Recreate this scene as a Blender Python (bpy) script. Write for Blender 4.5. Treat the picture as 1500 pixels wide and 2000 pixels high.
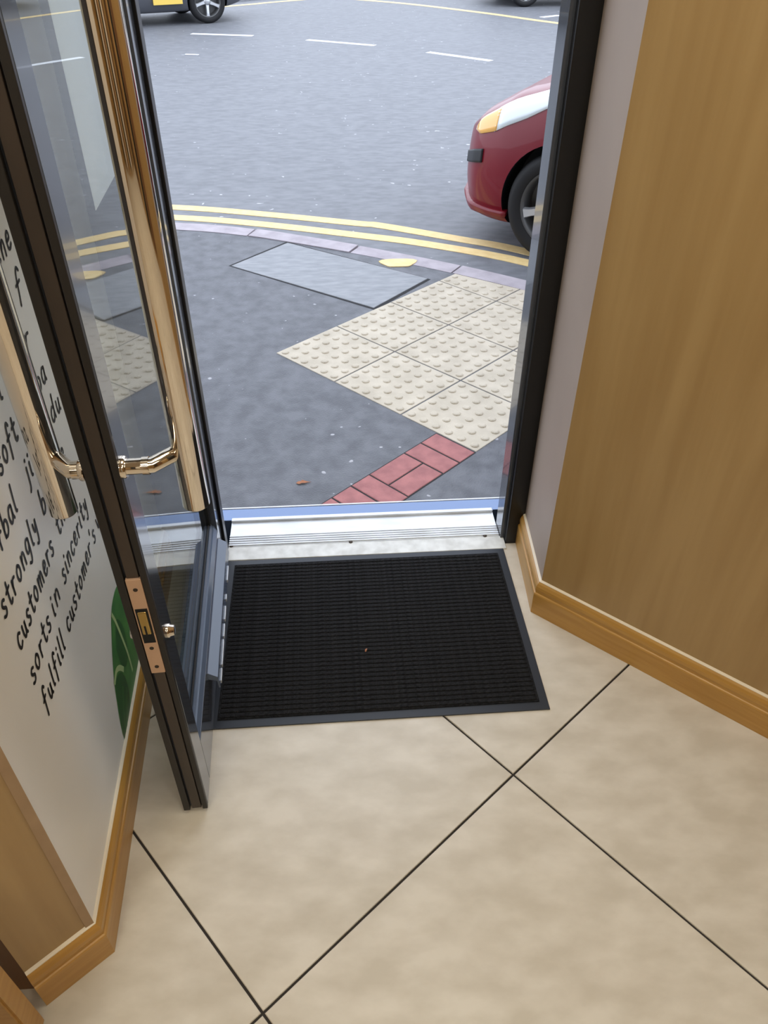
import bpy, bmesh, math, random
from mathutils import Vector, Matrix
random.seed(7)
for o in list(bpy.data.objects): bpy.data.objects.remove(o)
scene = bpy.context.scene
COL = scene.collection

# ------------------------------------------------------------------ camera
FPX, PITCH, ROLL, YAW, CAMH = 1499.4, math.radians(38.99), math.radians(.275), math.radians(4.2), 1.6
_r = Vector((1, 0, 0)); _f = Vector((0, math.cos(PITCH), -math.sin(PITCH))); _u = _r.cross(_f)
_c, _s = math.cos(ROLL), math.sin(ROLL)
_r, _u = _r*_c+_u*_s, _u*_c-_r*_s
_z = Matrix.Rotation(-YAW, 3, 'Z')
RT, UP, FW = _z@_r, _z@_u, _z@_f
EYE = Vector((0, 0, CAMH))
cam = bpy.data.cameras.new('camera'); cam.sensor_fit = 'VERTICAL'; cam.sensor_height = 36; cam.lens = FPX/2000*36
cam.clip_start = .02; cam.clip_end = 300
cobj = bpy.data.objects.new('camera', cam); COL.objects.link(cobj)
cobj.matrix_world = Matrix(((RT.x, UP.x, -FW.x, 0), (RT.y, UP.y, -FW.y, 0), (RT.z, UP.z, -FW.z, CAMH), (0, 0, 0, 1)))
scene.camera = cobj

def G(px, py, z=0.):                       # photo pixel -> point on the horizontal plane z
    d = RT*((px-750)/FPX)-UP*((py-1000)/FPX)+FW
    return EYE+d*((z-CAMH)/d.z)

# ------------------------------------------------------------------ sky and exposure
w = bpy.data.worlds.new('overcast_sky'); scene.world = w; w.use_nodes = True
bg = w.node_tree.nodes['Background']; bg.inputs[0].default_value = (.80, .87, 1., 1); bg.inputs[1].default_value = 2.6
scene.view_settings.view_transform = 'Standard'; scene.view_settings.look = 'None'
scene.view_settings.exposure = 0.0; scene.view_settings.gamma = 1; scene.view_settings.use_curve_mapping = False
LAMP = 16.5                                 # emission of the ceiling panels

# ------------------------------------------------------------------ materials
MATS = {}
def lin(c): return tuple(((x/255+.055)/1.055)**2.4 if x/255 > .04045 else x/255/12.92 for x in c)+(1,)
def mat(name, rgb, rough=.5, metal=0, spec=.5, c2=None, scale=8., stretch=(1, 1, 1), bump=0., bscale=60., coat=0., detail=4, lo=.35, hi=.65, speck=None, rotz=0.):
    m = bpy.data.materials.new(name); m.use_nodes = True; nt = m.node_tree; b = nt.nodes['Principled BSDF']
    b.inputs['Base Color'].default_value = lin(rgb); b.inputs['Roughness'].default_value = rough
    b.inputs['Metallic'].default_value = metal; b.inputs['Specular IOR Level'].default_value = spec; b.inputs['Coat Weight'].default_value = coat
    if c2 or bump or speck:
        tc = nt.nodes.new('ShaderNodeTexCoord'); mp = nt.nodes.new('ShaderNodeMapping'); mp.inputs['Scale'].default_value = stretch
        mp.inputs['Rotation'].default_value = (0, 0, rotz)
        nt.links.new(tc.outputs['Object'], mp.inputs[0])
    out = None
    if c2:
        n = nt.nodes.new('ShaderNodeTexNoise'); n.inputs['Scale'].default_value = scale; n.inputs['Detail'].default_value = detail
        r = nt.nodes.new('ShaderNodeValToRGB'); r.color_ramp.elements[0].position = lo; r.color_ramp.elements[1].position = hi
        r.color_ramp.elements[0].color = lin(rgb); r.color_ramp.elements[1].color = lin(c2)
        nt.links.new(mp.outputs[0], n.inputs['Vector']); nt.links.new(n.outputs[0], r.inputs[0]); out = r.outputs[0]
        nt.links.new(out, b.inputs['Base Color'])
    if speck:                               # sparse light chips in the asphalt: (colour, scale, threshold)
        v = nt.nodes.new('ShaderNodeTexNoise'); v.inputs['Scale'].default_value = speck[1]; v.inputs['Detail'].default_value = 1
        r2 = nt.nodes.new('ShaderNodeValToRGB'); r2.color_ramp.elements[0].position = speck[2]; r2.color_ramp.elements[1].position = speck[2]+.03
        nt.links.new(tc.outputs['Object'], v.inputs['Vector']); nt.links.new(v.outputs[0], r2.inputs[0])
        mx = nt.nodes.new('ShaderNodeMix'); mx.data_type = 'RGBA'
        nt.links.new(r2.outputs[0], mx.inputs[0]); nt.links.new(out, mx.inputs[6]); mx.inputs[7].default_value = lin(speck[0])
        nt.links.new(mx.outputs[2], b.inputs['Base Color'])
    if bump:
        n2 = nt.nodes.new('ShaderNodeTexNoise'); n2.inputs['Scale'].default_value = bscale; n2.inputs['Detail'].default_value = 3
        bp = nt.nodes.new('ShaderNodeBump'); bp.inputs['Strength'].default_value = bump; bp.inputs['Distance'].default_value = .01
        nt.links.new(mp.outputs[0], n2.inputs['Vector']); nt.links.new(n2.outputs[0], bp.inputs['Height']); nt.links.new(bp.outputs[0], b.inputs['Normal'])
    MATS[name] = m; return m
mat('tile', (212, 204, 191), .32, c2=(195, 186, 171), scale=9., stretch=(1, 1.8, 1), detail=12, bump=.03, bscale=30, rotz=.5)
mat('grout', (42, 36, 32), .8)
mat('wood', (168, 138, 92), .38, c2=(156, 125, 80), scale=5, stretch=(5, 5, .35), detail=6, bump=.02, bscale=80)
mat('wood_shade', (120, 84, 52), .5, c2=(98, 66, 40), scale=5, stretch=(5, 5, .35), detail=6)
mat('oak', (184, 140, 72), .33, c2=(172, 127, 60), scale=9, stretch=(.6, .6, 9), detail=6)
mat('caulk', (225, 212, 190), .5)
mat('paint_return', (172, 154, 140), .55, c2=(164, 146, 132), scale=3)
mat('white_panel', (234, 232, 230), .3, c2=(228, 226, 223), scale=2)
mat('trim_beige', (164, 136, 104), .5, c2=(152, 124, 94), scale=12)
mat('plaster', (222, 216, 204), .8, c2=(215, 208, 196), scale=3)
mat('ink', (28, 25, 26), .45)
mat('leaf_dark', (46, 98, 52), .4, c2=(34, 76, 44), scale=14, stretch=(1, 1, .5))
mat('leaf_mid', (78, 136, 70), .4, c2=(60, 116, 60), scale=16)
mat('leaf_vein', (168, 192, 134), .4)
mat('frame_black', (15, 15, 16), .35)
mat('stile_grey', (62, 66, 74), .13, spec=.6, coat=.3)
mat('rail_blue', (92, 104, 124), .22, spec=.6)
mat('edge_brown', (62, 50, 42), .45, c2=(46, 37, 31), scale=20, stretch=(1, 1, .15))
mat('edge_dark', (26, 21, 18), .5)
mat('gasket', (20, 20, 20), .6)
mat('steel', (226, 214, 198), .07, metal=1)
mat('faceplate', (196, 160, 132), .35, metal=.3)
mat('brass', (178, 150, 92), .3, metal=1)
mat('hole', (8, 7, 6), .8)
mat('paper', (246, 248, 250), .7, c2=(236, 240, 243), scale=6)
mat('sill_white', (218, 222, 228), .3, metal=.35, c2=(200, 202, 205), scale=9, stretch=(1, 3, 1))
mat('sill_blue', (112, 128, 158), .25, metal=.7)
mat('sill_edge', (220, 220, 216), .5, c2=(196, 195, 190), scale=25)
mat('screw', (70, 62, 55), .4, metal=.8)
mat('rubber', (34, 38, 46), .5)
mat('carpet', (40, 40, 42), .95, spec=.2, c2=(22, 22, 24), scale=120, bump=.8, bscale=380)
mat('asphalt', (100, 102, 108), .5, c2=(78, 80, 86), scale=14, detail=12, bump=.35, bscale=150, speck=((165, 165, 170), 26., .75))
mat('road', (122, 124, 129), .6, c2=(106, 108, 113), scale=9, stretch=(1, 2, 1), detail=12, bump=.12, bscale=200, speck=((185, 185, 190), 16., .765))
mat('tactile', (200, 190, 172), .7, c2=(184, 174, 156), scale=10, detail=8, bump=.15, bscale=150)
mat('block_red', (172, 112, 110), .75, c2=(150, 96, 96), scale=18, detail=6, bump=.2, bscale=150)
mat('concrete', (152, 154, 158), .7, c2=(134, 137, 141), scale=9, stretch=(1, 3, 1), detail=8, bump=.15, bscale=120)
mat('kerb', (178, 170, 176), .7, c2=(158, 150, 156), scale=10, detail=6, bump=.15, bscale=120)
mat('yellow', (240, 212, 152), .6, c2=(232, 200, 136), scale=20, detail=8)
mat('white_line', (238, 240, 245), .6)
mat('joint', (40, 40, 42), .9)
mat('brick_out', (120, 112, 104), .8, c2=(104, 96, 90), scale=5)
mat('dead_leaf', (168, 110, 74), .7, c2=(140, 86, 56), scale=30)
mat('car_red', (116, 4, 24), .35, spec=.35, coat=.25)
mat('car_grey', (72, 74, 80), .25, coat=1.)
mat('car_black', (24, 25, 28), .22, coat=1.)
mat('car_plastic', (24, 26, 30), .5)
mat('tyre', (20, 20, 22), .7)
mat('alloy', (196, 198, 200), .3, metal=.7)
mat('rim_dark', (92, 92, 92), .45, metal=.5)
mat('lamp_clear', (226, 236, 240), .1, coat=1.)
mat('lamp_amber', (246, 186, 92), .15, coat=1.)
mat('car_glass', (18, 22, 26), .05, spec=.8)
mat('plate_yellow', (240, 204, 96), .4)
mat('lamp_red', (150, 18, 16), .15)
mat('housing', (235, 235, 232), .5)
mg = bpy.data.materials.new('glass'); mg.use_nodes = True; MATS['glass'] = mg      # thin clear sheet: Fresnel reflection over straight transmission
_n = mg.node_tree; _n.nodes.remove(_n.nodes['Principled BSDF']); _ge = _n.nodes.new('ShaderNodeNewGeometry'); _fr = _n.nodes.new('ShaderNodeFresnel')
_io = _n.nodes.new('ShaderNodeMapRange'); _io.inputs['To Min'].default_value = 1.5; _io.inputs['To Max'].default_value = 1/1.5
_tr = _n.nodes.new('ShaderNodeBsdfTransparent'); _tr.inputs[0].default_value = (.95, .98, .97, 1); _gl = _n.nodes.new('ShaderNodeBsdfGlossy'); _gl.inputs['Roughness'].default_value = 0
_mx = _n.nodes.new('ShaderNodeMixShader')
_n.links.new(_ge.outputs['Backfacing'], _io.inputs['Value']); _n.links.new(_io.outputs[0], _fr.inputs['IOR']); _n.links.new(_fr.outputs[0], _mx.inputs[0])
_n.links.new(_tr.outputs[0], _mx.inputs[1]); _n.links.new(_gl.outputs[0], _mx.inputs[2]); _n.links.new(_mx.outputs[0], _n.nodes['Material Output'].inputs[0])
ml = bpy.data.materials.new('lamp_glow'); ml.use_nodes = True; MATS['glow'] = ml
b_ = ml.node_tree.nodes['Principled BSDF']; b_.inputs['Emission Color'].default_value = (1, .94, .78, 1); b_.inputs['Emission Strength'].default_value = LAMP

# ------------------------------------------------------------------ helpers
def link(name, me, m, parent=None, smooth=False):
    o = bpy.data.objects.new(name, me); COL.objects.link(o)
    if m is not None and not me.materials: me.materials.append(MATS[m] if isinstance(m, str) else m)
    if parent: o.parent = parent
    if smooth:
        for p in me.polygons: p.use_smooth = True
    return o
def obj(name, bm, m, parent=None, smooth=False, auto=None):
    me = bpy.data.meshes.new(name); bmesh.ops.recalc_face_normals(bm, faces=bm.faces[:]); bm.to_mesh(me); bm.free()
    o = link(name, me, m, parent, smooth)
    if auto is not None: me.shade_smooth() if hasattr(me, 'shade_smooth') else None; me.set_sharp_from_angle(angle=math.radians(auto))
    return o
def tag(o, label=None, cat=None, group=None, kind=None):
    if label: o['label'] = label
    if cat: o['category'] = cat
    if group: o['group'] = group
    if kind: o['kind'] = kind
    return o
def struct(o, label=None): o['kind'] = 'structure'; return tag(o, label)
def empty(name, loc=(0, 0, 0), rz=0, parent=None):
    o = bpy.data.objects.new(name, None); COL.objects.link(o); o.location = loc; o.rotation_euler.z = rz
    o.empty_display_size = .05
    if parent: o.parent = parent
    return o
def bx(bm, lo, hi, bev=0.):
    b = bmesh.new() if bev else bm
    v = [b.verts.new((x, y, z)) for x in (lo[0], hi[0]) for y in (lo[1], hi[1]) for z in (lo[2], hi[2])]
    for f in ((0, 1, 3, 2), (4, 6, 7, 5), (0, 4, 5, 1), (2, 3, 7, 6), (0, 2, 6, 4), (1, 5, 7, 3)): b.faces.new([v[i] for i in f])
    if bev:
        bmesh.ops.bevel(b, geom=b.edges[:], offset=bev, segments=2, affect='EDGES', profile=.5)
        t = bpy.data.meshes.new('t'); b.to_mesh(t); b.free(); bm.from_mesh(t); bpy.data.meshes.remove(t)
    return bm
def box(name, lo, hi, m, parent=None, bev=0.): return obj(name, bx(bmesh.new(), lo, hi, bev), m, parent)
def prism(bm, pts, z0, z1, bev=0.):
    a = [bm.verts.new((p[0], p[1], z0)) for p in pts]; b = [bm.verts.new((p[0], p[1], z1)) for p in pts]; n = len(pts)
    bm.faces.new(a[::-1]); top = bm.faces.new(b)
    for i in range(n): bm.faces.new((a[i], a[(i+1) % n], b[(i+1) % n], b[i]))
    if bev: bmesh.ops.bevel(bm, geom=list(top.edges), offset=bev, segments=1, affect='EDGES')
    return bm
def clip(poly, P, n):                       # keep the side where (q-P).n <= 0
    out = []
    for i in range(len(poly)):
        a, b = poly[i], poly[(i+1) % len(poly)]
        da, db = (a[0]-P[0])*n[0]+(a[1]-P[1])*n[1], (b[0]-P[0])*n[0]+(b[1]-P[1])*n[1]
        if da <= 0: out.append(a)
        if da*db < 0:
            t = da/(da-db); out.append((a[0]+t*(b[0]-a[0]), a[1]+t*(b[1]-a[1])))
    return out
def tube(bm, path, r, n=20, caps=True):
    path = [Vector(p) for p in path]; rings = []
    for i, p in enumerate(path):
        t = ((path[i+1]-p).normalized() if i < len(path)-1 else Vector()) + ((p-path[i-1]).normalized() if i else Vector()); t.normalize()
        ref = Vector((0, 0, 1)) if abs(t.z) < .9 else Vector((0, 1, 0))
        a = t.cross(ref).normalized(); b = t.cross(a)
        k = 1.
        if 0 < i < len(path)-1: k = 1/max(.5, t.dot((p-path[i-1]).normalized()))
        rr = r[i] if isinstance(r, (list, tuple)) else r
        rings.append([bm.verts.new(p+(a*math.cos(2*math.pi*j/n)+b*math.sin(2*math.pi*j/n))*rr) for j in range(n)])
    for i in range(len(rings)-1):
        for j in range(n): bm.faces.new((rings[i][j], rings[i][(j+1) % n], rings[i+1][(j+1) % n], rings[i+1][j]))
    if caps: bm.faces.new(rings[0][::-1]); bm.faces.new(rings[-1])
    return bm
def lathe(bm, prof, axis='y', n=40, c=(0, 0, 0)):   # prof: (offset along axis, radius), closed by the caller
    rings = []
    for (o, r) in prof:
        ring = []
        for j in range(n):
            a = 2*math.pi*j/n; ca, sa = math.cos(a)*r, math.sin(a)*r
            ring.append(bm.verts.new({'y': (c[0]+ca, c[1]+o, c[2]+sa), 'z': (c[0]+ca, c[1]+sa, c[2]+o), 'x': (c[0]+o, c[1]+ca, c[2]+sa)}[axis]))
        rings.append(ring)
    for i in range(len(rings)-1):
        for j in range(n): bm.faces.new((rings[i][j], rings[i][(j+1) % n], rings[i+1][(j+1) % n], rings[i+1][j]))
    return rings
def ribbon_pts(pts, w):                     # left and right borders of a flat ribbon
    L, R = [], []
    for i, p in enumerate(pts):
        a = pts[max(i-1, 0)]; b = pts[min(i+1, len(pts)-1)]
        d = Vector((b[0]-a[0], b[1]-a[1])); d.normalize(); n = Vector((-d.y, d.x))*w/2
        L.append((p[0]+n.x, p[1]+n.y)); R.append((p[0]-n.x, p[1]-n.y))
    return L, R
def strip3(bm, L, R, z0, z1):               # a thin slab between two polylines
    n = len(L)
    q = [[bm.verts.new((p[0], p[1], z)) for p in S] for z in (z0, z1) for S in (L, R)]
    for i in range(n-1):
        bm.faces.new((q[2][i], q[2][i+1], q[3][i+1], q[3][i])); bm.faces.new((q[0][i], q[1][i], q[1][i+1], q[0][i+1]))
        bm.faces.new((q[0][i], q[0][i+1], q[2][i+1], q[2][i])); bm.faces.new((q[1][i], q[3][i], q[3][i+1], q[1][i+1]))
    for i in (0, n-1): bm.faces.new((q[0][i], q[1][i], q[3][i], q[2][i]))
    return bm
def smoothpts(P, k=6):
    out = []
    for i in range(len(P)-1):
        p0, p1, p2, p3 = P[max(i-1, 0)], P[i], P[i+1], P[min(i+2, len(P)-1)]
        for j in range(k):
            t = j/k
            out.append(tuple(.5*((2*p1[a])+(-p0[a]+p2[a])*t+(2*p0[a]-5*p1[a]+4*p2[a]-p3[a])*t*t+(-p0[a]+3*p1[a]-3*p2[a]+p3[a])*t**3) for a in (0, 1)))
    out.append(tuple(P[-1][:2])); return out

# ------------------------------------------------------------------ the shop: floor
YF = 1.79                                    # inner face of the shop front
fl = struct(box('floor', (-2.6, -2.8, -.12), (2.0, YF, -.004), 'grout'), 'beige square tiles laid diagonally with dark grout lines')
P1, P2 = G(513.3, 1978.8), G(1002.7, 1512.7)
eb = (P2-P1); TS = eb.length; eb.normalize(); ea = Vector((eb.y, -eb.x, 0))
gap = .0026
for i in range(-5, 5):
    for j in range(-6, 6):
        o = P1+ea*(i*TS)+eb*(j*TS)
        q = [o+ea*gap+eb*gap, o+ea*(TS-gap)+eb*gap, o+ea*(TS-gap)+eb*(TS-gap), o+ea*gap+eb*(TS-gap)]
        poly = [(p.x, p.y) for p in q]
        for P, n in (((0, YF), (0, 1)), ((0, -2.7), (0, -1)), ((1.9, 0), (1, 0)), ((-2.4, 0), (-1, 0))):
            if poly: poly = clip(poly, P, n)
        if len(poly) < 3: continue
        c = Vector((sum(p[0] for p in poly)/len(poly), sum(p[1] for p in poly)/len(poly), 0))
        t = obj('tile', prism(bmesh.new(), [(p[0], p[1]) for p in poly], -.01, 0, .0012), 'tile', fl)

# ------------------------------------------------------------------ walls
def wallseg(name, A, B, th, z0, z1, m, label=None):   # A->B with the room on the left hand side, thickness on the right
    A, B = Vector(A), Vector(B); d = (B-A).normalized(); n = Vector((d.y, -d.x))*th
    return struct(obj(name, prism(bmesh.new(), [A, B, B+n, A+n], z0, z1), m), label)
CZ = 2.6
RB, RC, RD, RE = (.566, YF), (.549, 1.499), (1.028, 1.047), (1.628, .481)
wallseg('wall_right', RC, RB, .05, 0, CZ, 'paint_return', 'narrow greyish beige return wall beside the black door frame')
wallseg('wall_right_splay', RE, RC, .05, 0, CZ, 'wood', 'tan wood-grain laminate wall angled beside the doorway')
WRR = wallseg('wall_right_rear', (1.628, -2.7), RE, .05, 0, CZ, 'wood')
LC, LA = Vector((-.489, .663)), Vector((-.533, YF))
LE = Vector((-.588, .583))
wallseg('wall_left', LA, LC, .05, 0, CZ, 'white_panel', 'white printed wall panel behind the open glass door')
wallseg('wall_left_splay', LC, LE, .03, 0, CZ, 'wood', 'narrow tan wood-grain pier end at the left')
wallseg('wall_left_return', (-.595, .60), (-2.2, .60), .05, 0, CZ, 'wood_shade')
wallseg('wall_left_rear', (-2.2, .6), (-2.2, -2.7), .05, 0, CZ, 'wood')
WB = wallseg('wall_back', (-2.25, -2.7), (1.68, -2.7), .05, 0, CZ, 'wood')
struct(box('ceiling', (-2.4, -2.8, CZ), (1.9, YF+.13, CZ+.1), 'plaster'))
for k in range(9):                           # unseen upright panels, added behind the viewer to stripe the steel bars' reflections
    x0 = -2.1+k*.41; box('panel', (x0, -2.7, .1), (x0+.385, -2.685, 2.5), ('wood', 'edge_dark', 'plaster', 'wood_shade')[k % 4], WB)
for k in range(6):  # more added panels out of view, for the same reflected stripes
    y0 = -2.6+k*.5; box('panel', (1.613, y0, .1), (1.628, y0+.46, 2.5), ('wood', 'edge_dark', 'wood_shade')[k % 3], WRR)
# front of the building
struct(box('wall_front_left', (-3.2, YF, -.15), (-.41, YF+.14, 8), 'brick_out'))
struct(box('wall_front_right', (.572, YF, -.15), (2.6, YF+.14, 8), 'brick_out'))
struct(box('wall_front_top', (-.41, YF, 2.2), (.572, YF+.14, 8), 'brick_out'))
struct(box('wall_side', (2.46, -6, -.15), (2.6, YF, 8), 'brick_out'))
# corner trim on the pier
dsp = (LE-LC).normalized(); nsp = Vector((-dsp.y, dsp.x))
if nsp.y > 0: nsp = -nsp
a = LC; b = LC+dsp*.014
struct(obj('trim_1', prism(bmesh.new(), [a, b, b+nsp*.003, a+nsp*.003+Vector((.002, 0))], .11, CZ), 'trim_beige'), 'beige corner strip on the pier edge')

# ------------------------------------------------------------------ baseboards (moulded, with a caulk bead)
PROF = [(0, 0), (.018, 0), (.018, .072), (.0165, .0755), (.0135, .077), (.0135, .083), (.0148, .089), (.0138, .099), (.010, .107), (.006, .112), (0, .113)]
CAULK = [(0, .112), (.006, .1117), (.0063, .1138), (.0035, .1158), (0, .117)]
def sweep(path, prof, inward):
    bm = bmesh.new(); P = [Vector(p) for p in path]; rings = []
    for i, p in enumerate(P):
        ns = []
        if i: d = (p-P[i-1]).normalized(); ns.append(Vector((-d.y, d.x))*inward)
        if i < len(P)-1: d = (P[i+1]-p).normalized(); ns.append(Vector((-d.y, d.x))*inward)
        n = sum(ns, Vector((0, 0))); n.normalize(); n = n/n.dot(ns[0])
        rings.append([bm.verts.new((p.x+n.x*o, p.y+n.y*o, z+.0005)) for o, z in prof])
    for i in range(len(rings)-1):
        for j in range(len(prof)):
            k = (j+1) % len(prof); bm.faces.new((rings[i][j], rings[i][k], rings[i+1][k], rings[i+1][j]))
    bm.faces.new(rings[0]); bm.faces.new(rings[-1][::-1]); return bm
for nm, path, s, lb in (('baseboard_right', [RB, RC, RD, RE], -1, 'moulded oak baseboard along the angled right wall'),
                        ('baseboard_left', [LA, LC, LE], 1, 'moulded oak baseboard around the white panel and pier')):
    e = struct(obj(nm, sweep(path, PROF, s), 'oak'), lb)
    obj('caulk_bead', sweep(path, CAULK, s), 'caulk', e)

# ------------------------------------------------------------------ door frame and threshold
df = struct(empty('door_frame', (0, YF, 0)), 'black metal frame of the open doorway')
def fb(name, lo, hi, m, bev=.002): return box(name, (lo[0], lo[1]-YF, lo[2]), (hi[0], hi[1]-YF, hi[2]), m, df, bev)
fb('jamb', (.516, YF, -.02), (.572, YF+.10, 2.2), 'frame_black'); fb('jamb_stop', (.503, YF+.022, 0), (.518, YF+.095, 2.14), 'stile_grey')
fb('jamb', (-.41, YF, -.02), (-.352, YF+.035, 2.2), 'frame_black')
fb('head', (-.352, YF, 2.14), (.516, YF+.10, 2.2), 'frame_black')
th = struct(empty('threshold', (0, YF, 0)), 'white ribbed metal door sill with a blue outer strip')
def tb(name, lo, hi, m, bev=.0015): return box(name, (lo[0], lo[1]-YF, lo[2]), (hi[0], hi[1]-YF, hi[2]), m, th, bev)
XL, XR = -.352, .502
tb('sill_edge', (XL-.03, YF-.028, -.003), (XR+.012, YF+.032, .0045), 'sill_edge')
tb('sill_plate', (XL, YF+.032, -.03), (XR, YF+.165, .005), 'sill_white', .001)
for k in range(5): tb('sill_rib', (XL, YF+.036+k*.0105, .004), (XR, YF+.0415+k*.0105, .0085), 'sill_white', .001)
tb('sill_lip', (XL, YF+.150, .004), (XR, YF+.166, .014), 'sill_white', .003)
tb('outer_strip', (XL-.1, YF+.168, -.12), (XR+.1, YF+.226, .002), 'sill_blue', .002)
tb('strip_nosing', (XL-.1, YF+.226, -.12), (XR+.1, YF+.232, .004), 'sill_white', .001)
for px, py in ((452, 1066), (685, 1058), (947, 1046)):
    p = G(px, py, .006)
    bm = bmesh.new(); lathe(bm, [(0, .0001), (0, .0065), (.0015, .006), (.0026, .0035), (.0026, .0001)], 'z', 12, (p.x, p.y-YF, .005)); obj('screw', bm, 'screw', th, True)

# ------------------------------------------------------------------ glass door (local x = along the leaf from lock edge to hinge, y = away from the right face)
DA = math.atan2(.999, -.045)
door = struct(empty('door_1', (-.321, .943, .012), DA), 'grey framed glass door standing open with steel pull bars')
DW, DT, DH = .842, .052, 2.12              # local +y is to the left of the leaf (towards the text wall)
def db(name, lo, hi, m, parent=None, bev=.002): return box(name, lo, hi, m, parent or door, bev)
ls = db('lock_stile', (.004, 0, 0), (.068, DT, DH), 'stile_grey')
hs = db('hinge_stile', (DW-.062, 0, 0), (DW, DT, DH), 'stile_grey')
rl = db('bottom_rail', (.068, 0, .0), (DW-.062, DT, .148), 'stile_grey')
tr = db('top_rail', (.068, 0, DH-.1), (DW-.062, DT, DH), 'stile_grey')
# lock edge: grooved dark profile facing the room
db('edge_strip', (-.003, .014, .002), (.005, .034, DH-.002), 'edge_brown', ls, .001)
db('edge_lip', (-.006, .0, .0), (.004, .011, DH), 'edge_dark', ls, .0015)
db('edge_lip', (-.006, .038, .0), (.004, .052, DH), 'edge_dark', ls, .0015)
def loft_x(bm, sec, x0, x1):
    a = [bm.verts.new((x0, y, z)) for y, z in sec]; b = [bm.verts.new((x1, y, z)) for y, z in sec]; n = len(sec)
    bm.faces.new(a[::-1]); bm.faces.new(b)
    for i in range(n): bm.faces.new((a[i], a[(i+1) % n], b[(i+1) % n], b[i]))
    return bm
GY0, GY1 = .022, .030
db('glass_pane', (.060, GY0, .150), (DW-.055, GY1, DH-.09), 'glass', door, 0)
for sgn in (1, -1):                          # stepped glazing beads on both sides of the bottom rail
    Y = lambda y: y if sgn > 0 else DT-y
    obj('glazing_bead', loft_x(bmesh.new(), [(Y(.001), .147), (Y(.020), .147), (Y(.020), .172), (Y(.017), .174), (Y(.012), .166), (Y(.008), .166), (Y(.003), .152)], .068, DW-.062), 'rail_blue', rl)
    obj('glazing_gasket', loft_x(bmesh.new(), [(Y(.0195), .148), (Y(.0225), .148), (Y(.0225), .179), (Y(.0195), .176)], .068, DW-.062), 'gasket', rl)
    db('glazing_gasket', (.066, min(Y(.016), Y(.0225)), .15), (.073, max(Y(.016), Y(.0225)), DH-.1), 'gasket', ls, .001)
    db('glazing_gasket', (DW-.072, min(Y(.016), Y(.0225)), .15), (DW-.061, max(Y(.016), Y(.0225)), DH-.1), 'gasket', hs, .001)
    # weather bar on the rail
    wb = obj('weather_bar', loft_x(bmesh.new(), [(Y(.0), .105), (Y(.0), .128), (Y(-.022), .112), (Y(-.024), .072), (Y(-.02), .072), (Y(-.019), .098)], .27, DW-.075), 'rail_blue', rl)
    if sgn > 0:
        for k, (a0, a1) in enumerate(((.285, .325), (.335, .42), (.43, .475), (.49, .54), (.565, .585), (.64, .70))):
            db('glint_dash', (a0, -.0262, .070), (a1, -.0238, .080), 'sill_white', wb, .0005)  # white dashes standing in for glints along the bar's lower edge
# lock faceplate with latch
fp = db('lock_faceplate', (-.0075, .011, .472), (.0, .036, .708), 'faceplate', door, .001)
db('latch_slot', (-.0085, .013, .555), (-.002, .0335, .640), 'hole', fp, .0005)
db('latch_bolt', (-.0105, .016, .578), (-.003, .031, .633), 'brass', fp, .002)
db('latch_slot', (-.0115, .0225, .578), (-.009, .0255, .600), 'hole', fp, 0)
for z in (.49, .54, .685):
    bm = bmesh.new(); lathe(bm, [(-.0082, .0001), (-.0082, .0038), (-.006, .0045)], 'x', 12, (0, .0235, z)); obj('screw', bm, 'screw', fp)
for y0, s in ((0, -1), (DT, 1)):             # cylinder on both faces
    bm = bmesh.new(); lathe(bm, [(0, .013), (s*.004, .013), (s*.005, .011), (s*.012, .0095), (s*.013, .008), (s*.013, .0001)], 'y', 20, (.032, y0, .54)); obj('lock_cylinder', bm, 'steel', ls, True)
# pull handles: cranked brackets and long bars, one each side
ZB = .921
def pull(face, s, off, sx, r, st):
    c = empty('pull_handle', (0, 0, 0), 0, door)
    bar = bmesh.new(); z0, z1 = ZB-.105, ZB+1.06
    tube(bar, [(sx, face+s*off, z0), (sx, face+s*off, z0+.0025), (sx, face+s*off, z1-.0025), (sx, face+s*off, z1)], [r-.002, r, r, r-.002], 40)
    obj('bar', bar, 'steel', c, auto=40)
    for z in (ZB, ZB+.94):
        bm = bmesh.new(); rb = .0125
        tube(bm, [(.010, face, z), (.010, face+s*st, z), (sx, face+s*(off-r*.5), z)], rb, 24); obj('bracket', bm, 'steel', c, auto=40)
        bm = bmesh.new(); lathe(bm, [(0, .0175), (s*.006, .0175), (s*.008, .016), (s*.008, .0125)], 'y', 24, (.010, face, z)); obj('rose', bm, 'steel', c, auto=40)
        bm = bmesh.new(); lathe(bm, [(0, .0138), (.01, .0138)], 'y', 24, (.010, face+s*(st-.008)-.005, z)); obj('collar', bm, 'steel', c, auto=40)
pull(0, -1, .092, .044, .0218, .044)
pull(DT, 1, .064, .048, .0218, .022)
for z in (.25, 1.05, 1.85):
    bm = bmesh.new(); tube(bm, [(DW+.003, DT+.006, z-.05), (DW+.003, DT+.006, z+.05)], .007, 14); obj('hinge', bm, 'frame_black', door, True)

# notice pasted on the far side of the pane (top-level thing)
nt_ = empty('paper_notice', door.location, DA); tag(nt_, 'plain white paper notice stuck to the back of the door glass', 'notice')
obj('sheet', loft_x(bmesh.new(), [(GY1+.0004, 1.192), (GY1+.0012, 1.192), (GY1+.0012, 1.80), (GY1+.0004, 1.80)], .335, .555), 'paper', nt_)

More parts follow.
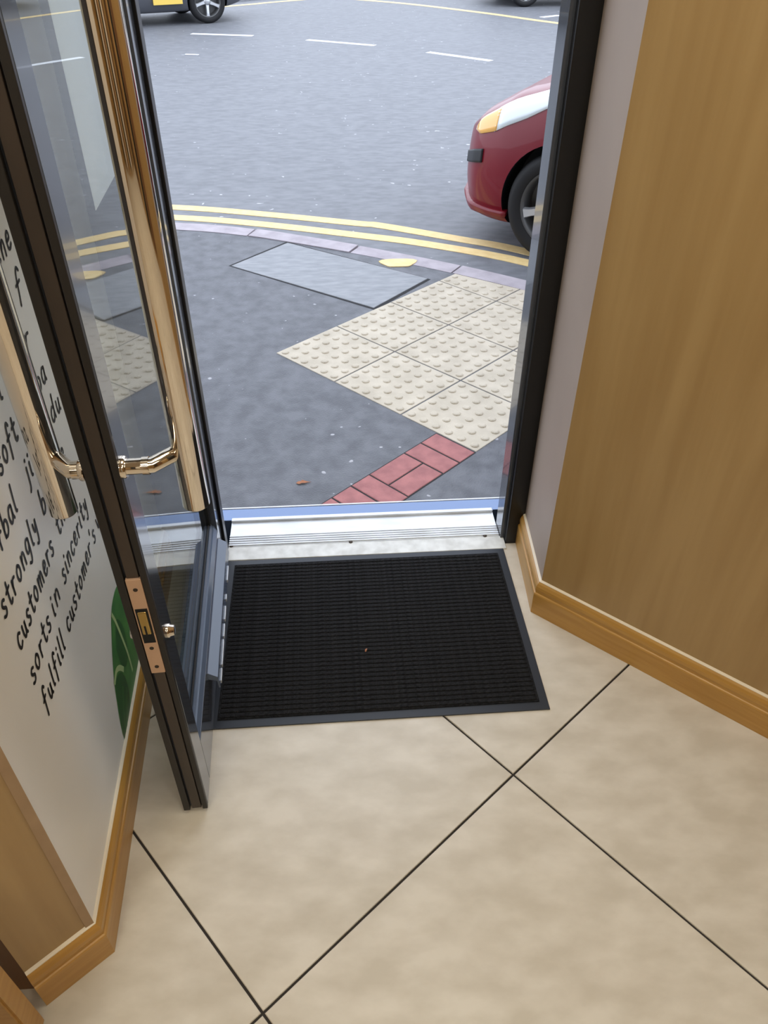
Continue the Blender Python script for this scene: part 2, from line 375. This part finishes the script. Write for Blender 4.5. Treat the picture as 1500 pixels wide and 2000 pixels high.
# ------------------------------------------------------------------ doormat
mt = empty('doormat', (.079, 1.457, .0005), math.radians(.2)); tag(mt, 'black ribbed doormat with rubber border inside the doorway', 'doormat')
MX, MY = .426, .304
box('rubber_base', (-MX, -MY, 0), (MX, MY, .0035), 'rubber', mt, .0015)
box('carpet_pad', (-MX+.022, -MY+.024, .003), (MX-.022, MY-.022, .0065), 'carpet', mt, .0015)
rib = None
NR = 38
for k in range(NR):
    y = -MY+.034+k*(2*MY-.066)/(NR-1)
    if rib is None: rib = box('rib', (-MX+.028, -.0058, .005), (MX-.028, .0058, .0092), 'carpet', mt, .002); rib.location.y = y
    else: r = rib.copy(); COL.objects.link(r); r.parent = mt; r.location.y = y

# ------------------------------------------------------------------ lettering on the white panel
GL = {
 'a': (.72, [[(.6, .95), (.25, 1), (.02, .6), (.08, .12), (.3, 0), (.55, .3), (.62, .95), (.6, .3), (.72, 0)]]),
 'b': (.68, [[(.1, 1.8), (.05, .9), (.02, .05)], [(.03, .5), (.3, .95), (.62, .75), (.6, .25), (.3, 0), (.03, .12)]]),
 'c': (.6, [[(.58, .85), (.3, 1), (.05, .62), (.08, .2), (.3, 0), (.6, .18)]]),
 'd': (.7, [[(.6, .8), (.3, .98), (.03, .6), (.08, .1), (.35, .02), (.6, .5), (.66, 1.8), (.62, .6), (.7, 0)]]),
 'e': (.62, [[(.08, .5), (.5, .62), (.45, .95), (.2, .95), (.03, .55), (.1, .1), (.35, 0), (.62, .2)]]),
 'f': (.6, [[(.62, 1.55), (.42, 1.8), (.25, 1.45), (.2, .6), (.12, -.35)], [(0, .9), (.5, 1.0)]]),
 'g': (.68, [[(.58, .9), (.25, 1), (.03, .6), (.1, .2), (.35, .15), (.58, .55), (.6, .9), (.55, -.2), (.35, -.65), (.05, -.5)]]),
 'h': (.66, [[(.08, 1.8), (.05, .0)], [(.05, .45), (.32, .95), (.55, .75), (.58, 0)]]),
 'i': (.25, [[(.1, .95), (.08, .1), (.2, 0)], [(.14, 1.4), (.15, 1.47)]]),
 'j': (.4, [[(.3, .95), (.25, -.3), (.05, -.6)], [(.34, 1.4), (.35, 1.47)]]),
 'l': (.28, [[(.15, 1.8), (.08, .9), (.06, .1), (.2, 0)]]),
 'm': (1., [[(.05, .95), (.05, 0)], [(.05, .5), (.28, .95), (.45, .8), (.46, .05)], [(.46, .5), (.7, .95), (.88, .75), (.92, 0)]]),
 'n': (.66, [[(.05, .95), (.05, 0)], [(.05, .5), (.32, .95), (.55, .75), (.58, 0)]]),
 'o': (.66, [[(.35, 1), (.06, .7), (.06, .25), (.3, 0), (.58, .3), (.58, .75), (.35, 1)]]),
 'r': (.52, [[(.06, .95), (.05, 0)], [(.05, .5), (.25, .9), (.52, .88)]]),
 's': (.55, [[(.52, .88), (.28, 1), (.1, .78), (.25, .55), (.48, .35), (.42, .08), (.2, 0), (0, .12)]]),
 't': (.55, [[(.28, 1.5), (.22, .6), (.24, .1), (.42, 0), (.55, .12)], [(0, .98), (.55, 1.05)]]),
 'u': (.66, [[(.06, .95), (.06, .3), (.25, 0), (.5, .3), (.56, .95), (.54, .2), (.66, 0)]]),
 'v': (.6, [[(.02, .95), (.28, 0), (.58, .98)]]),
 'y': (.64, [[(.04, .95), (.1, .45), (.32, .35), (.55, .95)], [(.55, .95), (.5, 0), (.35, -.6), (.08, -.5)]]),
 "'": (.2, [[(.12, 1.75), (.05, 1.4)]]),
}
wd = (LA-LC).normalized(); wn = Vector((wd.y, -wd.x))            # along the wall away from the room, and out of it
if wn.x < 0: wn = -wn
def wall_pt(y, z, off): t = (y-LC.y)/wd.y; p = LC+wd*t+wn*off; return Vector((p.x, p.y, z))
XH, SW = .0250, .0058
def word(txt, y0, y1, z, parent):
    adv = [GL[c][0]+.42 for c in txt]; tot = sum(adv)-.42; k = (y1-y0)/tot; bm = bmesh.new(); x = 0
    for c, a in zip(txt, adv):
        jit = random.uniform(-.08, .08)
        for st in GL[c][1]:
            P = smoothpts([(y0+(x+p[0]+p[1]*.12)*k, z+(p[1]+jit)*XH) for p in st], 4) if len(st) > 2 else [(y0+(x+p[0]+p[1]*.12)*k, z+(p[1]+jit)*XH) for p in st]
            L, R = ribbon_pts(P, SW)
            q = [[bm.verts.new(wall_pt(p[0], p[1], .0008)) for p in S] for S in (L, R)]
            for i in range(len(P)-1): bm.faces.new((q[0][i], q[1][i], q[1][i+1], q[0][i+1]))
            for e in (P[0], P[-1]):
                bm.faces.new([bm.verts.new(wall_pt(e[0]+math.cos(t*math.pi/4)*SW/2, e[1]+math.sin(t*math.pi/4)*SW/2, .0008)) for t in range(8)])
        x += a
    return obj('word', bm, 'ink', parent)
lt = empty('wall_lettering', (0, 0, 0)); tag(lt, 'black handwritten lettering printed on the white wall panel', 'lettering')
for z, ws in ((1.15, [('the', 1.195, 1.275)]), (1.076, [('f', 1.236, 1.262)]), (1.0, [('l', 1.045, 1.055), ('r', 1.205, 1.225)]),
              (.924, [('soft', .957, 1.057), ('ba', 1.197, 1.25)]), (.848, [('verbal', .822, .969), ('ji', 1.036, 1.066), ('du', 1.218, 1.275)]),
              (.770, [('strongly', .81, 1.01), ('b', 1.052, 1.07), ('e', 1.205, 1.222)]), (.697, [('customers', .813, 1.04), ('the', 1.083, 1.16)]),
              (.622, [('sorts', .809, .931), ('in', .955, 1.0), ('sincerity', 1.037, 1.254)]), (.546, [('fulfill', .811, .952), ("customer's", .985, 1.249), ('v', 1.276, 1.296)])):
    for t, a, b in ws: word(t, a, b, z, lt)

# leaf print at the foot of the panel
lf = empty('leaf_print', (0, 0, 0)); tag(lf, 'green tropical leaf printed low on the white panel', 'leaf print')
def wpoly(name, pts, off, m, parent=lf):
    bm = bmesh.new(); P = smoothpts(pts+[pts[0]], 4)[:-1]
    bm.faces.new([bm.verts.new(wall_pt(y, z, off)) for y, z in P]); return obj(name, bm, m, parent)
def wline(name, pts, wdt, off, m, parent):
    P = smoothpts(pts, 5); L, R = ribbon_pts(P, wdt); bm = bmesh.new()
    q = [[bm.verts.new(wall_pt(p[0], p[1], off)) for p in S] for S in (L, R)]
    for i in range(len(P)-1): bm.faces.new((q[0][i], q[1][i], q[1][i+1], q[0][i+1]))
    return obj(name, bm, m, parent)
wpoly('leaf_blade', [(1.055, .112), (1.062, .16), (1.083, .215), (1.108, .265), (1.16, .325), (1.222, .372), (1.31, .36), (1.42, .25), (1.46, .112), (1.25, .109)], .0006, 'leaf_mid')
wpoly('leaf_blade', [(1.057, .112), (1.064, .15), (1.082, .20), (1.106, .25), (1.15, .235), (1.17, .19), (1.16, .14), (1.12, .111)], .0009, 'leaf_dark')
wpoly('leaf_blade', [(1.17, .29), (1.22, .33), (1.25, .28), (1.24, .22), (1.20, .20), (1.17, .24)], .0009, 'leaf_dark')
wline('leaf_vein', [(1.205, .366), (1.215, .33), (1.222, .28), (1.228, .21), (1.225, .15)], .010, .0012, 'leaf_vein', lf)
wline('leaf_vein', [(1.100, .255), (1.13, .262), (1.155, .245), (1.175, .215)], .013, .0012, 'leaf_vein', lf)
wline('leaf_vein', [(1.075, .118), (1.10, .16), (1.14, .20)], .005, .0012, 'leaf_mid', lf)
wline('leaf_vein', [(1.09, .114), (1.125, .145), (1.16, .17)], .005, .0012, 'leaf_mid', lf)

# ------------------------------------------------------------------ stool at the left edge of the frame: one leg shows
st = empty('wooden_stool', (-.735, .40, 0)); tag(st, 'orange wooden stool at the left edge beside the pier', 'stool')
bm = bmesh.new(); bx(bm, (-.17, -.17, .43), (.17, .17, .46), .008); obj('seat', bm, 'oak', st)
for sx in (-1, 1):
    for sy in (-1, 1):
        bm = bmesh.new(); w_ = .021
        A = [Vector((sx*.140+i*w_, sy*.128+j*w_, 0)) for i, j in ((-1, -1), (1, -1), (1, 1), (-1, 1))]
        B = [Vector((sx*.135+i*w_, sy*.125+j*w_, .43)) for i, j in ((-1, -1), (1, -1), (1, 1), (-1, 1))]
        va = [bm.verts.new(p) for p in A]; vb = [bm.verts.new(p) for p in B]; bm.faces.new(va[::-1]); bm.faces.new(vb)
        for i in range(4): bm.faces.new((va[i], va[(i+1) % 4], vb[(i+1) % 4], vb[i]))
        bmesh.ops.bevel(bm, geom=bm.edges[:], offset=.004, segments=2, affect='EDGES'); obj('leg', bm, 'oak', st)
for s in (-1, 1): box('stretcher', (-.12, s*.127-.01, .17), (.12, s*.127+.01, .20), 'oak', st, .003)

# ------------------------------------------------------------------ street
ZP, ZR = -.12, -.15
road = struct(box('road', (-45, -20, ZR-.3), (45, 60, ZR), 'road'), 'grey asphalt road with faded surface')
KIN = [(-9, 5.35), (-4, 5.33), (-2, 5.27)]+[tuple(G(x, y, ZP)[:2]) for x, y in ((343, 449), (481, 461), (561, 473), (668, 491), (769, 510), (880, 533), (1030, 569))]+[(1.62, 3.57), (2.25, 2.95), (2.85, 2.05), (3.25, .8), (3.4, -2), (3.4, -8)]
KIN = smoothpts(KIN, 4)
pv = struct(obj('pavement', prism(bmesh.new(), [(-9, YF+.14)]+KIN+[(2.6, -8), (2.6, YF+.14)], ZR-.05, ZP), 'asphalt'), 'dark asphalt pavement outside the doorway')
# kerb stones
kb = struct(empty('kerb', (0, 0, ZR)), 'pinkish grey granite kerb along the pavement edge')
lens = [0]
for i in range(1, len(KIN)): lens.append(lens[-1]+math.dist(KIN[i], KIN[i-1]))
def at_len(s):
    for i in range(1, len(KIN)):
        if lens[i] >= s:
            t = (s-lens[i-1])/(lens[i]-lens[i-1]); return tuple(KIN[i-1][k]+t*(KIN[i][k]-KIN[i-1][k]) for k in (0, 1))
    return KIN[-1]
def len_near(P): return min((math.dist(at_len(s*.02), P), s*.02) for s in range(int(lens[-1]/.02)))[1]
J = [len_near(G(x, y, ZP)[:2]) for x, y in ((483, 460), (685, 494), (882, 534))]
st_ = (J[2]-J[0])/2
cuts = [J[0]-st_*k for k in range(9, 0, -1)]+J+[J[2]+st_*k for k in range(1, 10)]
for a0, a1 in zip(cuts[:-1], cuts[1:]):
    P = [at_len(a0+.004+(a1-a0-.012)*i/6) for i in range(7)]
    L, R = ribbon_pts(P, .26); mid = P
    dz = random.uniform(-.002, .003)
    obj('kerb_stone', strip3(bmesh.new(), [p for p in L], P, -.05, ZP-ZR+.003+dz), 'kerb', kb)
# joint strip between pavement and kerb is the gap; slab, tactile pavers, red blocks
PVZ = ZP
def piece(name, poly, m, top=.003, bev=.002, parent=pv, bot=-.02): return obj(name, prism(bmesh.new(), poly, ZP+bot, ZP+top, bev), m, parent)
SL = [tuple(G(x, y, ZP)[:2]) for x, y in ((452, 520), (730, 602), (835, 545), (562, 475))]
cx_, cy_ = sum(p[0] for p in SL)/4, sum(p[1] for p in SL)/4
piece('slab_joint', [(cx_+(p[0]-cx_)*1.03, cy_+(p[1]-cy_)*1.05) for p in SL], 'joint', .0008, 0)
piece('concrete_slab', SL, 'concrete', .004)
TL = Vector(G(538, 690, ZP)[:2]); ang = math.radians(-47.3); e1 = Vector((math.cos(ang), math.sin(ang))); e2 = Vector((-e1.y, e1.x)); TT = .4035
KP, KQ = Vector(G(908, 540, ZP)[:2]), Vector(G(1030, 569, ZP)[:2]); kd = (KQ-KP).normalized(); kn = Vector((-kd.y, kd.x))
DOME = [(0, .0125), (.0028, .0118), (.0048, .0085), (.0056, .0035)]
for i in range(3):
    for j in range(6):
        o = TL+e1*(i*TT)+e2*(j*TT); g = .0035
        poly = [tuple(o+e1*a+e2*b) for a, b in ((g, g), (TT-g, g), (TT-g, TT-g), (g, TT-g))]
        poly = clip(poly, tuple(KP), tuple(kn))
        if len(poly) < 3: continue
        bm = prism(bmesh.new(), poly, ZP-.02, ZP+.003, .0015)
        for a in range(6):
            for b in range(6):
                c = o+e1*(TT*(a+.5)/6)+e2*(TT*(b+.5)/6)
                if (c-KP).dot(kn) > -.02: continue
                rs = lathe(bm, [(0, .0180), (.004, .0165), (.0065, .0115)], 'z', 10, (c.x, c.y, ZP+.003)); bm.faces.new(rs[-1])
        obj('tactile_paver', bm, 'tactile', pv)
BW, BL = .0985, .197
bo = TL+e1*(3*TT-BL-.004); seq = ['h', 'h', 's', 'h', 'h', 's', 'h']; v = -.005
piece('block_joint', [tuple(bo+e1*a-e2*b) for a, b in ((-.004, 0), (BL+.004, 0), (BL+.004, .92), (-.004, .92))], 'joint', .0006, 0)
for k in seq:
    if k == 'h':
        piece('red_block', [tuple(bo+e1*a+e2*b) for a, b in ((0, v), (BL, v), (BL, v-BW+.007), (0, v-BW+.007))], 'block_red'); v -= BW
    else:
        for a0 in (0, BL/2+.002): piece('red_block', [tuple(bo+e1*a+e2*b) for a, b in ((a0, v), (a0+BL/2-.004, v), (a0+BL/2-.004, v-BL+.006), (a0, v-BL+.006))], 'block_red')
        v -= BL
c = G(778, 514, ZP)
piece('paint_spot', [(c.x+math.cos(t)*(.105+.02*math.sin(3*t)), c.y+math.sin(t)*(.075+.015*math.cos(2*t))) for t in [k*math.pi/9 for k in range(18)]], 'yellow', .0045, 0, bot=0)
# painted lines on the road
def line(px_pts, wd, m, name='yellow_line', ext=(), pre=()):
    P = list(pre)+[tuple(G(x, y, ZR)[:2]) for x, y in px_pts]+list(ext)
    P = smoothpts(P, 5); L, R = ribbon_pts(P, wd); return obj(name, strip3(bmesh.new(), L, R, ZR-.003, ZR+.003), m, road)
line([(335, 405), (508, 418), (700, 437), (743, 441), (895, 467), (1019, 490)], .10, 'yellow', pre=[(-9, 5.95), (-4, 5.93), (-2.2, 5.85)], ext=[(1.9, 4.05), (2.6, 3.35), (3.3, 2.3), (3.75, .8), (3.9, -6)])
line([(337, 425), (508, 438), (700, 460), (832, 477), (1035, 515)], .10, 'yellow', pre=[(-9, 5.75), (-4, 5.73), (-2.2, 5.64)], ext=[(1.8, 3.85), (2.45, 3.2), (3.1, 2.2), (3.55, .8), (3.7, -6)])
for a, b in (((374, 66), (494, 70)), ((600, 78), (732, 89)), ((836, 102), (959, 119)), ((362, 106), (388, 107))): line([a, ((a[0]+b[0])/2, (a[1]+b[1])/2), b], .11 if a[1] < 106.5 and a[0] != 362 else .05, 'white_line', 'lane_dash')
line([(694, -1), (800, 8), (950, 26), (1102, 47)], .16, 'yellow', ext=[(7, 11.5), (12, 5)])
line([(448, 12), (520, 5.5), (586, 0)], .14, 'yellow', pre=[(-6, 14.9)], ext=[(.6, 19.6)])
line([(1058, 34), (1092, 30)], .12, 'white_line', 'lane_dash')
fp_ = struct(obj('pavement_far', prism(bmesh.new(), [(-20, 14.5), (-6, 15.6), (-2.4, 18.0), (.3, 20.3), (6, 21), (30, 21), (30, 45), (-20, 45)], ZR-.05, ZR+.1), 'concrete'), 'pale pavement across the road')

# leaf litter
def fallen(px, py, z, s, rz, label):
    c = G(px, py, z); bm = bmesh.new()
    P = [(-.5, 0), (-.3, .2), (-.1, .14), (.05, .28), (.2, .16), (.5, .05), (.75, .0), (.45, -.06), (.2, -.2), (0, -.14), (-.25, -.22)]
    vs = [bm.verts.new((x*s, y*s, .004+.012*math.sin(5*x)*abs(y)*s*8+.002*math.cos(4*x))) for x, y in P]; f = bm.faces.new(vs)
    ex = bmesh.ops.extrude_face_region(bm, geom=[f]); 
    for v_ in [g_ for g_ in ex['geom'] if isinstance(g_, bmesh.types.BMVert)]: v_.co.z += .001
    o = obj('fallen_leaf', bm, 'dead_leaf'); o.location = (c.x, c.y, z); o.rotation_euler.z = rz; return tag(o, label, 'leaf')
fallen(590, 944, ZP, .045, .1, 'brown fallen leaf lying on the dark asphalt pavement')
fallen(715, 1272, .011, .012, 1.2, 'tiny brown leaf scrap on the black doormat')

# ------------------------------------------------------------------ cars
STN = [  # x, zb, wl, wm, ws, zs, wt, zt, zc
 (.00, .23, .30, .36, .34, .52, .30, .56, .57), (.05, .17, .52, .58, .54, .60, .46, .65, .67), (.16, .15, .69, .74, .69, .67, .58, .74, .76),
 (.36, .15, .78, .825, .78, .74, .66, .84, .87), (.75, .17, .81, .855, .83, .84, .71, .95, .98), (1.10, .18, .81, .86, .84, .92, .72, 1.02, 1.06),
 (1.40, .18, .81, .86, .84, .95, .67, 1.17, 1.20), (1.90, .18, .81, .86, .84, .97, .58, 1.41, 1.45), (2.45, .18, .81, .86, .84, .98, .57, 1.47, 1.51),
 (3.20, .19, .81, .86, .84, .99, .56, 1.44, 1.48), (3.70, .22, .79, .84, .81, .98, .54, 1.28, 1.32), (3.95, .27, .72, .79, .75, .92, .56, 1.0, 1.03), (4.05, .34, .58, .66, .62, .80, .5, .86, .87)]
def cr(a, b, c, d, t): return .5*(2*b+(c-a)*t+(2*a-5*b+4*c-d)*t*t+(3*b-a-3*c+d)*t**3)
def S(x, v):
    x = min(max(x, 0), 4.05); i = max(k for k in range(len(STN)-1) if STN[k][0] <= x); n = len(STN)-1
    t = (x-STN[i][0])/(STN[i+1][0]-STN[i][0]); g = lambda k: cr(STN[max(i-1, 0)][k], STN[i][k], STN[i+1][k], STN[min(i+2, n)][k], t)
    zb, wl, wm, ws, zs, wt, zt, zc = [g(k) for k in range(1, 9)]
    R = [(0, zb), (wl*.8, zb), (wl, zb+.06), (wm, .45*zb+.55*zs-.02), (ws, zs), (wt, zt), (wt*.5, zc-.006), (0, zc)]
    j = min(int(v), 6); u = v-j; p = [R[max(j-1, 0)], R[j], R[j+1], R[min(j+2, 7)]]
    if j == 0: p[0] = (-R[1][0], R[1][1])
    if j == 6: p[3] = (-R[6][0], R[6][1])
    return Vector((-x, cr(*[q[0] for q in p], u), cr(*[q[1] for q in p], u)))
def SN(x, v):
    e = 1e-3; a = S(x+e, v)-S(max(x-e, 0), v); b = S(x, min(v+e*5, 7))-S(x, max(v-e*5, 0)); n = a.cross(b); n.normalize()
    if n.dot(S(x, v)-Vector((-2, 0, .5))) < 0: n = -n
    return n
def patch(name, x0, x1, vlo, vhi, off, m, parent, nx=14, nv=6, side=1, th=.012):
    bm = bmesh.new(); rows = []
    for lay in (off, off-th):
        g = []
        for i in range(nx+1):
            x = x0+(x1-x0)*i/nx; a, b = vlo(i/nx), vhi(i/nx); row = []
            for j in range(nv+1):
                v = a+(b-a)*j/nv; p = S(x, v)+SN(x, v)*lay; row.append(bm.verts.new((p.x, p.y*side, p.z)))
            g.append(row)
        rows.append(g)
    for l in (0, 1):
        for i in range(nx):
            for j in range(nv): bm.faces.new((rows[l][i][j], rows[l][i+1][j], rows[l][i+1][j+1], rows[l][i][j+1]))
    A, B = rows
    for i in range(nx):
        for j in (0, nv): bm.faces.new((A[i][j], A[i+1][j], B[i+1][j], B[i][j]))
    for j in range(nv):
        for i in (0, nx): bm.faces.new((A[i][j], A[i][j+1], B[i][j+1], B[i][j]))
    return obj(name, bm, m, parent, True)
def interp(tbl):
    def f(t):
        for (a, y0), (b, y1) in zip(tbl[:-1], tbl[1:]):
            if t <= b: return y0+(y1-y0)*(t-a)/(b-a)
        return tbl[-1][1]
    return f
K = lambda c: (lambda t: c)
WX = (.73, 3.32); WR = .31
def wheel(parent, x, side):
    root = empty('wheel', (-x, side*.835, WR), 0, parent)
    bm = bmesh.new(); s = side
    lathe(bm, [(-s*.17, .20), (-s*.18, .27), (-s*.16, .302), (-s*.13, WR), (-s*.04, WR), (-s*.012, .30), (s*.004, .275), (s*.002, .24), (-s*.012, .222), (-s*.02, .212), (-s*.17, .20)], 'y', 48); obj('tyre', bm, 'tyre', root, True)
    bm = bmesh.new(); lathe(bm, [(-s*.008, .222), (-s*.012, .212), (-s*.035, .202), (-s*.10, .195), (-s*.15, .19)], 'y', 48); lathe(bm, [(-s*.12, .195), (-s*.115, .06), (-s*.11, .0001)], 'y', 40); obj('rim', bm, 'rim_dark', root, True)
    bm = bmesh.new(); lathe(bm, [(-s*.05, .06), (-s*.028, .055), (-s*.018, .03), (-s*.018, .0001)], 'y', 24); obj('hub_cap', bm, 'alloy', root, True)
    sp = None
    for k in range(5):
        if sp is None:
            bm = bmesh.new(); pr = [(.04, .034, -.03), (.11, .026, -.022), (.17, .026, -.015), (.206, .034, -.014)]
            vs = [[bm.verts.new((r, s*y, w2)) for w2, y in ((-hw, yy-.02), (-hw*.7, yy), (hw*.7, yy), (hw, yy-.02), (0, yy-.04))] for r, hw, yy in pr]
            for i in range(3):
                for j in range(5): bm.faces.new((vs[i][j], vs[i][(j+1) % 5], vs[i+1][(j+1) % 5], vs[i+1][j]))
            bm.faces.new(vs[0]); bm.faces.new(vs[-1]); sp = obj('spoke', bm, 'alloy', root)
        else: q = sp.copy(); COL.objects.link(q); q.parent = root; sp2 = q; sp2.rotation_euler.y = k*2*math.pi/5+.25
    sp.rotation_euler.y = .25
def car(name, label, paint, loc, heading):
    root = empty(name, loc, heading); tag(root, label, 'car')
    bm = bmesh.new(); NX, NV = 90, 44; rings = []
    for i in range(NX+1):
        x = 4.05*(i/NX)**1.15 if i else 0
        half = [S(x, 7*j/NV) for j in range(NV+1)]
        rings.append([bm.verts.new(p) for p in half]+[bm.verts.new((p.x, -p.y, p.z)) for p in half[-2:0:-1]])
    n = len(rings[0])
    for i in range(NX):
        for j in range(n): bm.faces.new((rings[i][j], rings[i][(j+1) % n], rings[i+1][(j+1) % n], rings[i+1][j]))
    bm.faces.new(rings[0]); bm.faces.new(rings[-1][::-1])
    body = obj('body', bm, paint, root, True); body.data.materials.append(MATS['car_plastic'])
    bc = bmesh.new()
    for x in WX:
        for s in (-1, 1):
            pr = lathe(bc, [(s*.56, .348), (s*1.2, .348)], 'y', 48, (-x, 0, WR+.01)); bc.faces.new(pr[0]); bc.faces.new(pr[1])
    cut = obj('cutter', bc, 'car_plastic'); md = body.modifiers.new('arch', 'BOOLEAN'); md.object = cut; md.solver = 'EXACT'
    cut.parent = root; md.material_mode = 'TRANSFER'
    bpy.context.view_layer.update(); dg = bpy.context.evaluated_depsgraph_get(); me = bpy.data.meshes.new_from_object(body.evaluated_get(dg))
    body.modifiers.clear(); body.data = me; bpy.data.objects.remove(cut); me.set_sharp_from_angle(angle=math.radians(35))
    for s in (1, -1):
        hl = patch('headlight', .285, .97, interp([(0, 3.80), (.3, 3.98), (.6, 4.28), (.85, 4.66), (1, 4.9)]), interp([(0, 4.62), (.2, 4.85), (.5, 4.97), (.8, 4.97), (1, 4.93)]), .006, 'lamp_clear', root, side=s)
        patch('indicator_lens', .125, .30, interp([(0, 3.95), (.3, 3.80), (1, 3.81)]), interp([(0, 4.05), (.4, 4.4), (1, 4.63)]), .006, 'lamp_amber', hl, side=s)
        patch('bumper_strip', .045, .22, K(3.25), K(3.5), .010, 'car_plastic', root, side=s, th=.02)
        patch('bumper_lip', .02, .42, interp([(0, 1.95), (1, 2.1)]), interp([(0, 2.25), (1, 2.2)]), .030, paint, root, side=s, th=.05)
        patch('side_window', 1.62, 3.5, interp([(0, 4.2), (1, 4.25)]), interp([(0, 4.35), (.2, 4.85), (.85, 4.85), (1, 4.5)]), .004, 'car_glass', root, 20, side=s)
        patch('tail_lamp', 3.86, 4.03, K(3.5), K(4.3), .006, 'lamp_red', root, side=s)
        patch('windscreen', 1.28, 1.84, K(5.12), K(7), .004, 'car_glass', root, 12, side=s); patch('rear_window', 3.62, 3.92, K(5.15), K(7), .004, 'car_glass', root, 10, side=s)
        patch('grille', .004, .03, K(1.9), K(2.9), .006, 'car_plastic', root, side=s)
        b = bmesh.new(); bx(b, (-1.62, s*.84, .98), (-1.5, s*1.0, 1.1), .03); obj('door_mirror', b, paint, root)
        for x in WX: wheel(root, x, s)
    box('number_plate', (-4.075, -.26, .48), (-4.045, .26, .60), 'plate_yellow', root, .003); box('number_plate', (-.012, -.26, .40), (.014, .26, .51), 'white_line', root, .003)
    box('underbody', (-3.7, -.55, .16), (-.35, .55, .30), 'car_plastic', root, .02)
    return root
def car_at(name, label, paint, W, heading, wx, side):   # put the outer face of one wheel on the road at W
    h = heading; loc = Vector((W[0], W[1], 0))-Vector((math.cos(h)*-wx-math.sin(h)*side*.835, math.sin(h)*-wx+math.cos(h)*side*.835, 0)); loc.z = ZR
    return car(name, label, paint, loc, h)
car_at('hatchback_car', 'red hatchback car beside the double yellow lines at right', 'car_red', G(1071, 514, ZR), math.radians(147), WX[0], 1)
gc = car_at('saloon_car', 'dark grey car with a yellow panel low on its side at top left', 'car_grey', G(411, 46, ZR), math.radians(205), WX[1], 1)
box('yellow_panel', (-2.88, .855, .30), (-2.40, .885, .47), 'plate_yellow', gc, .003)
car_at('parked_car', 'black car across the road at top right', 'car_black', G(1025, 14, ZR), math.radians(2), WX[1], -1)

# ------------------------------------------------------------------ ceiling lamps of the shop (above and behind the viewer)
for x, y, wh in ((.25, .75, 'nearest the doorway'), (-.9, -.3, 'left of the room centre'), (.75, -.6, 'right of the room centre'), (-.9, -1.7, 'in the rear left corner'), (.75, -1.8, 'in the rear right corner')):
    c = empty('ceiling_light', (x, y, CZ)); tag(c, 'square warm ceiling light panel '+wh, 'ceiling light', 'ceiling light panels')
    bm = bmesh.new(); 
    for a, b in (((-.27, -.27, -.03), (.27, -.25, 0)), ((-.27, .25, -.03), (.27, .27, 0)), ((-.27, -.25, -.03), (-.25, .25, 0)), ((.25, -.25, -.03), (.27, .25, 0))): bx(bm, a, b)
    obj('frame', bm, 'housing', c); box('diffuser', (-.25, -.25, -.02), (.25, .25, -.008), 'glow', c)
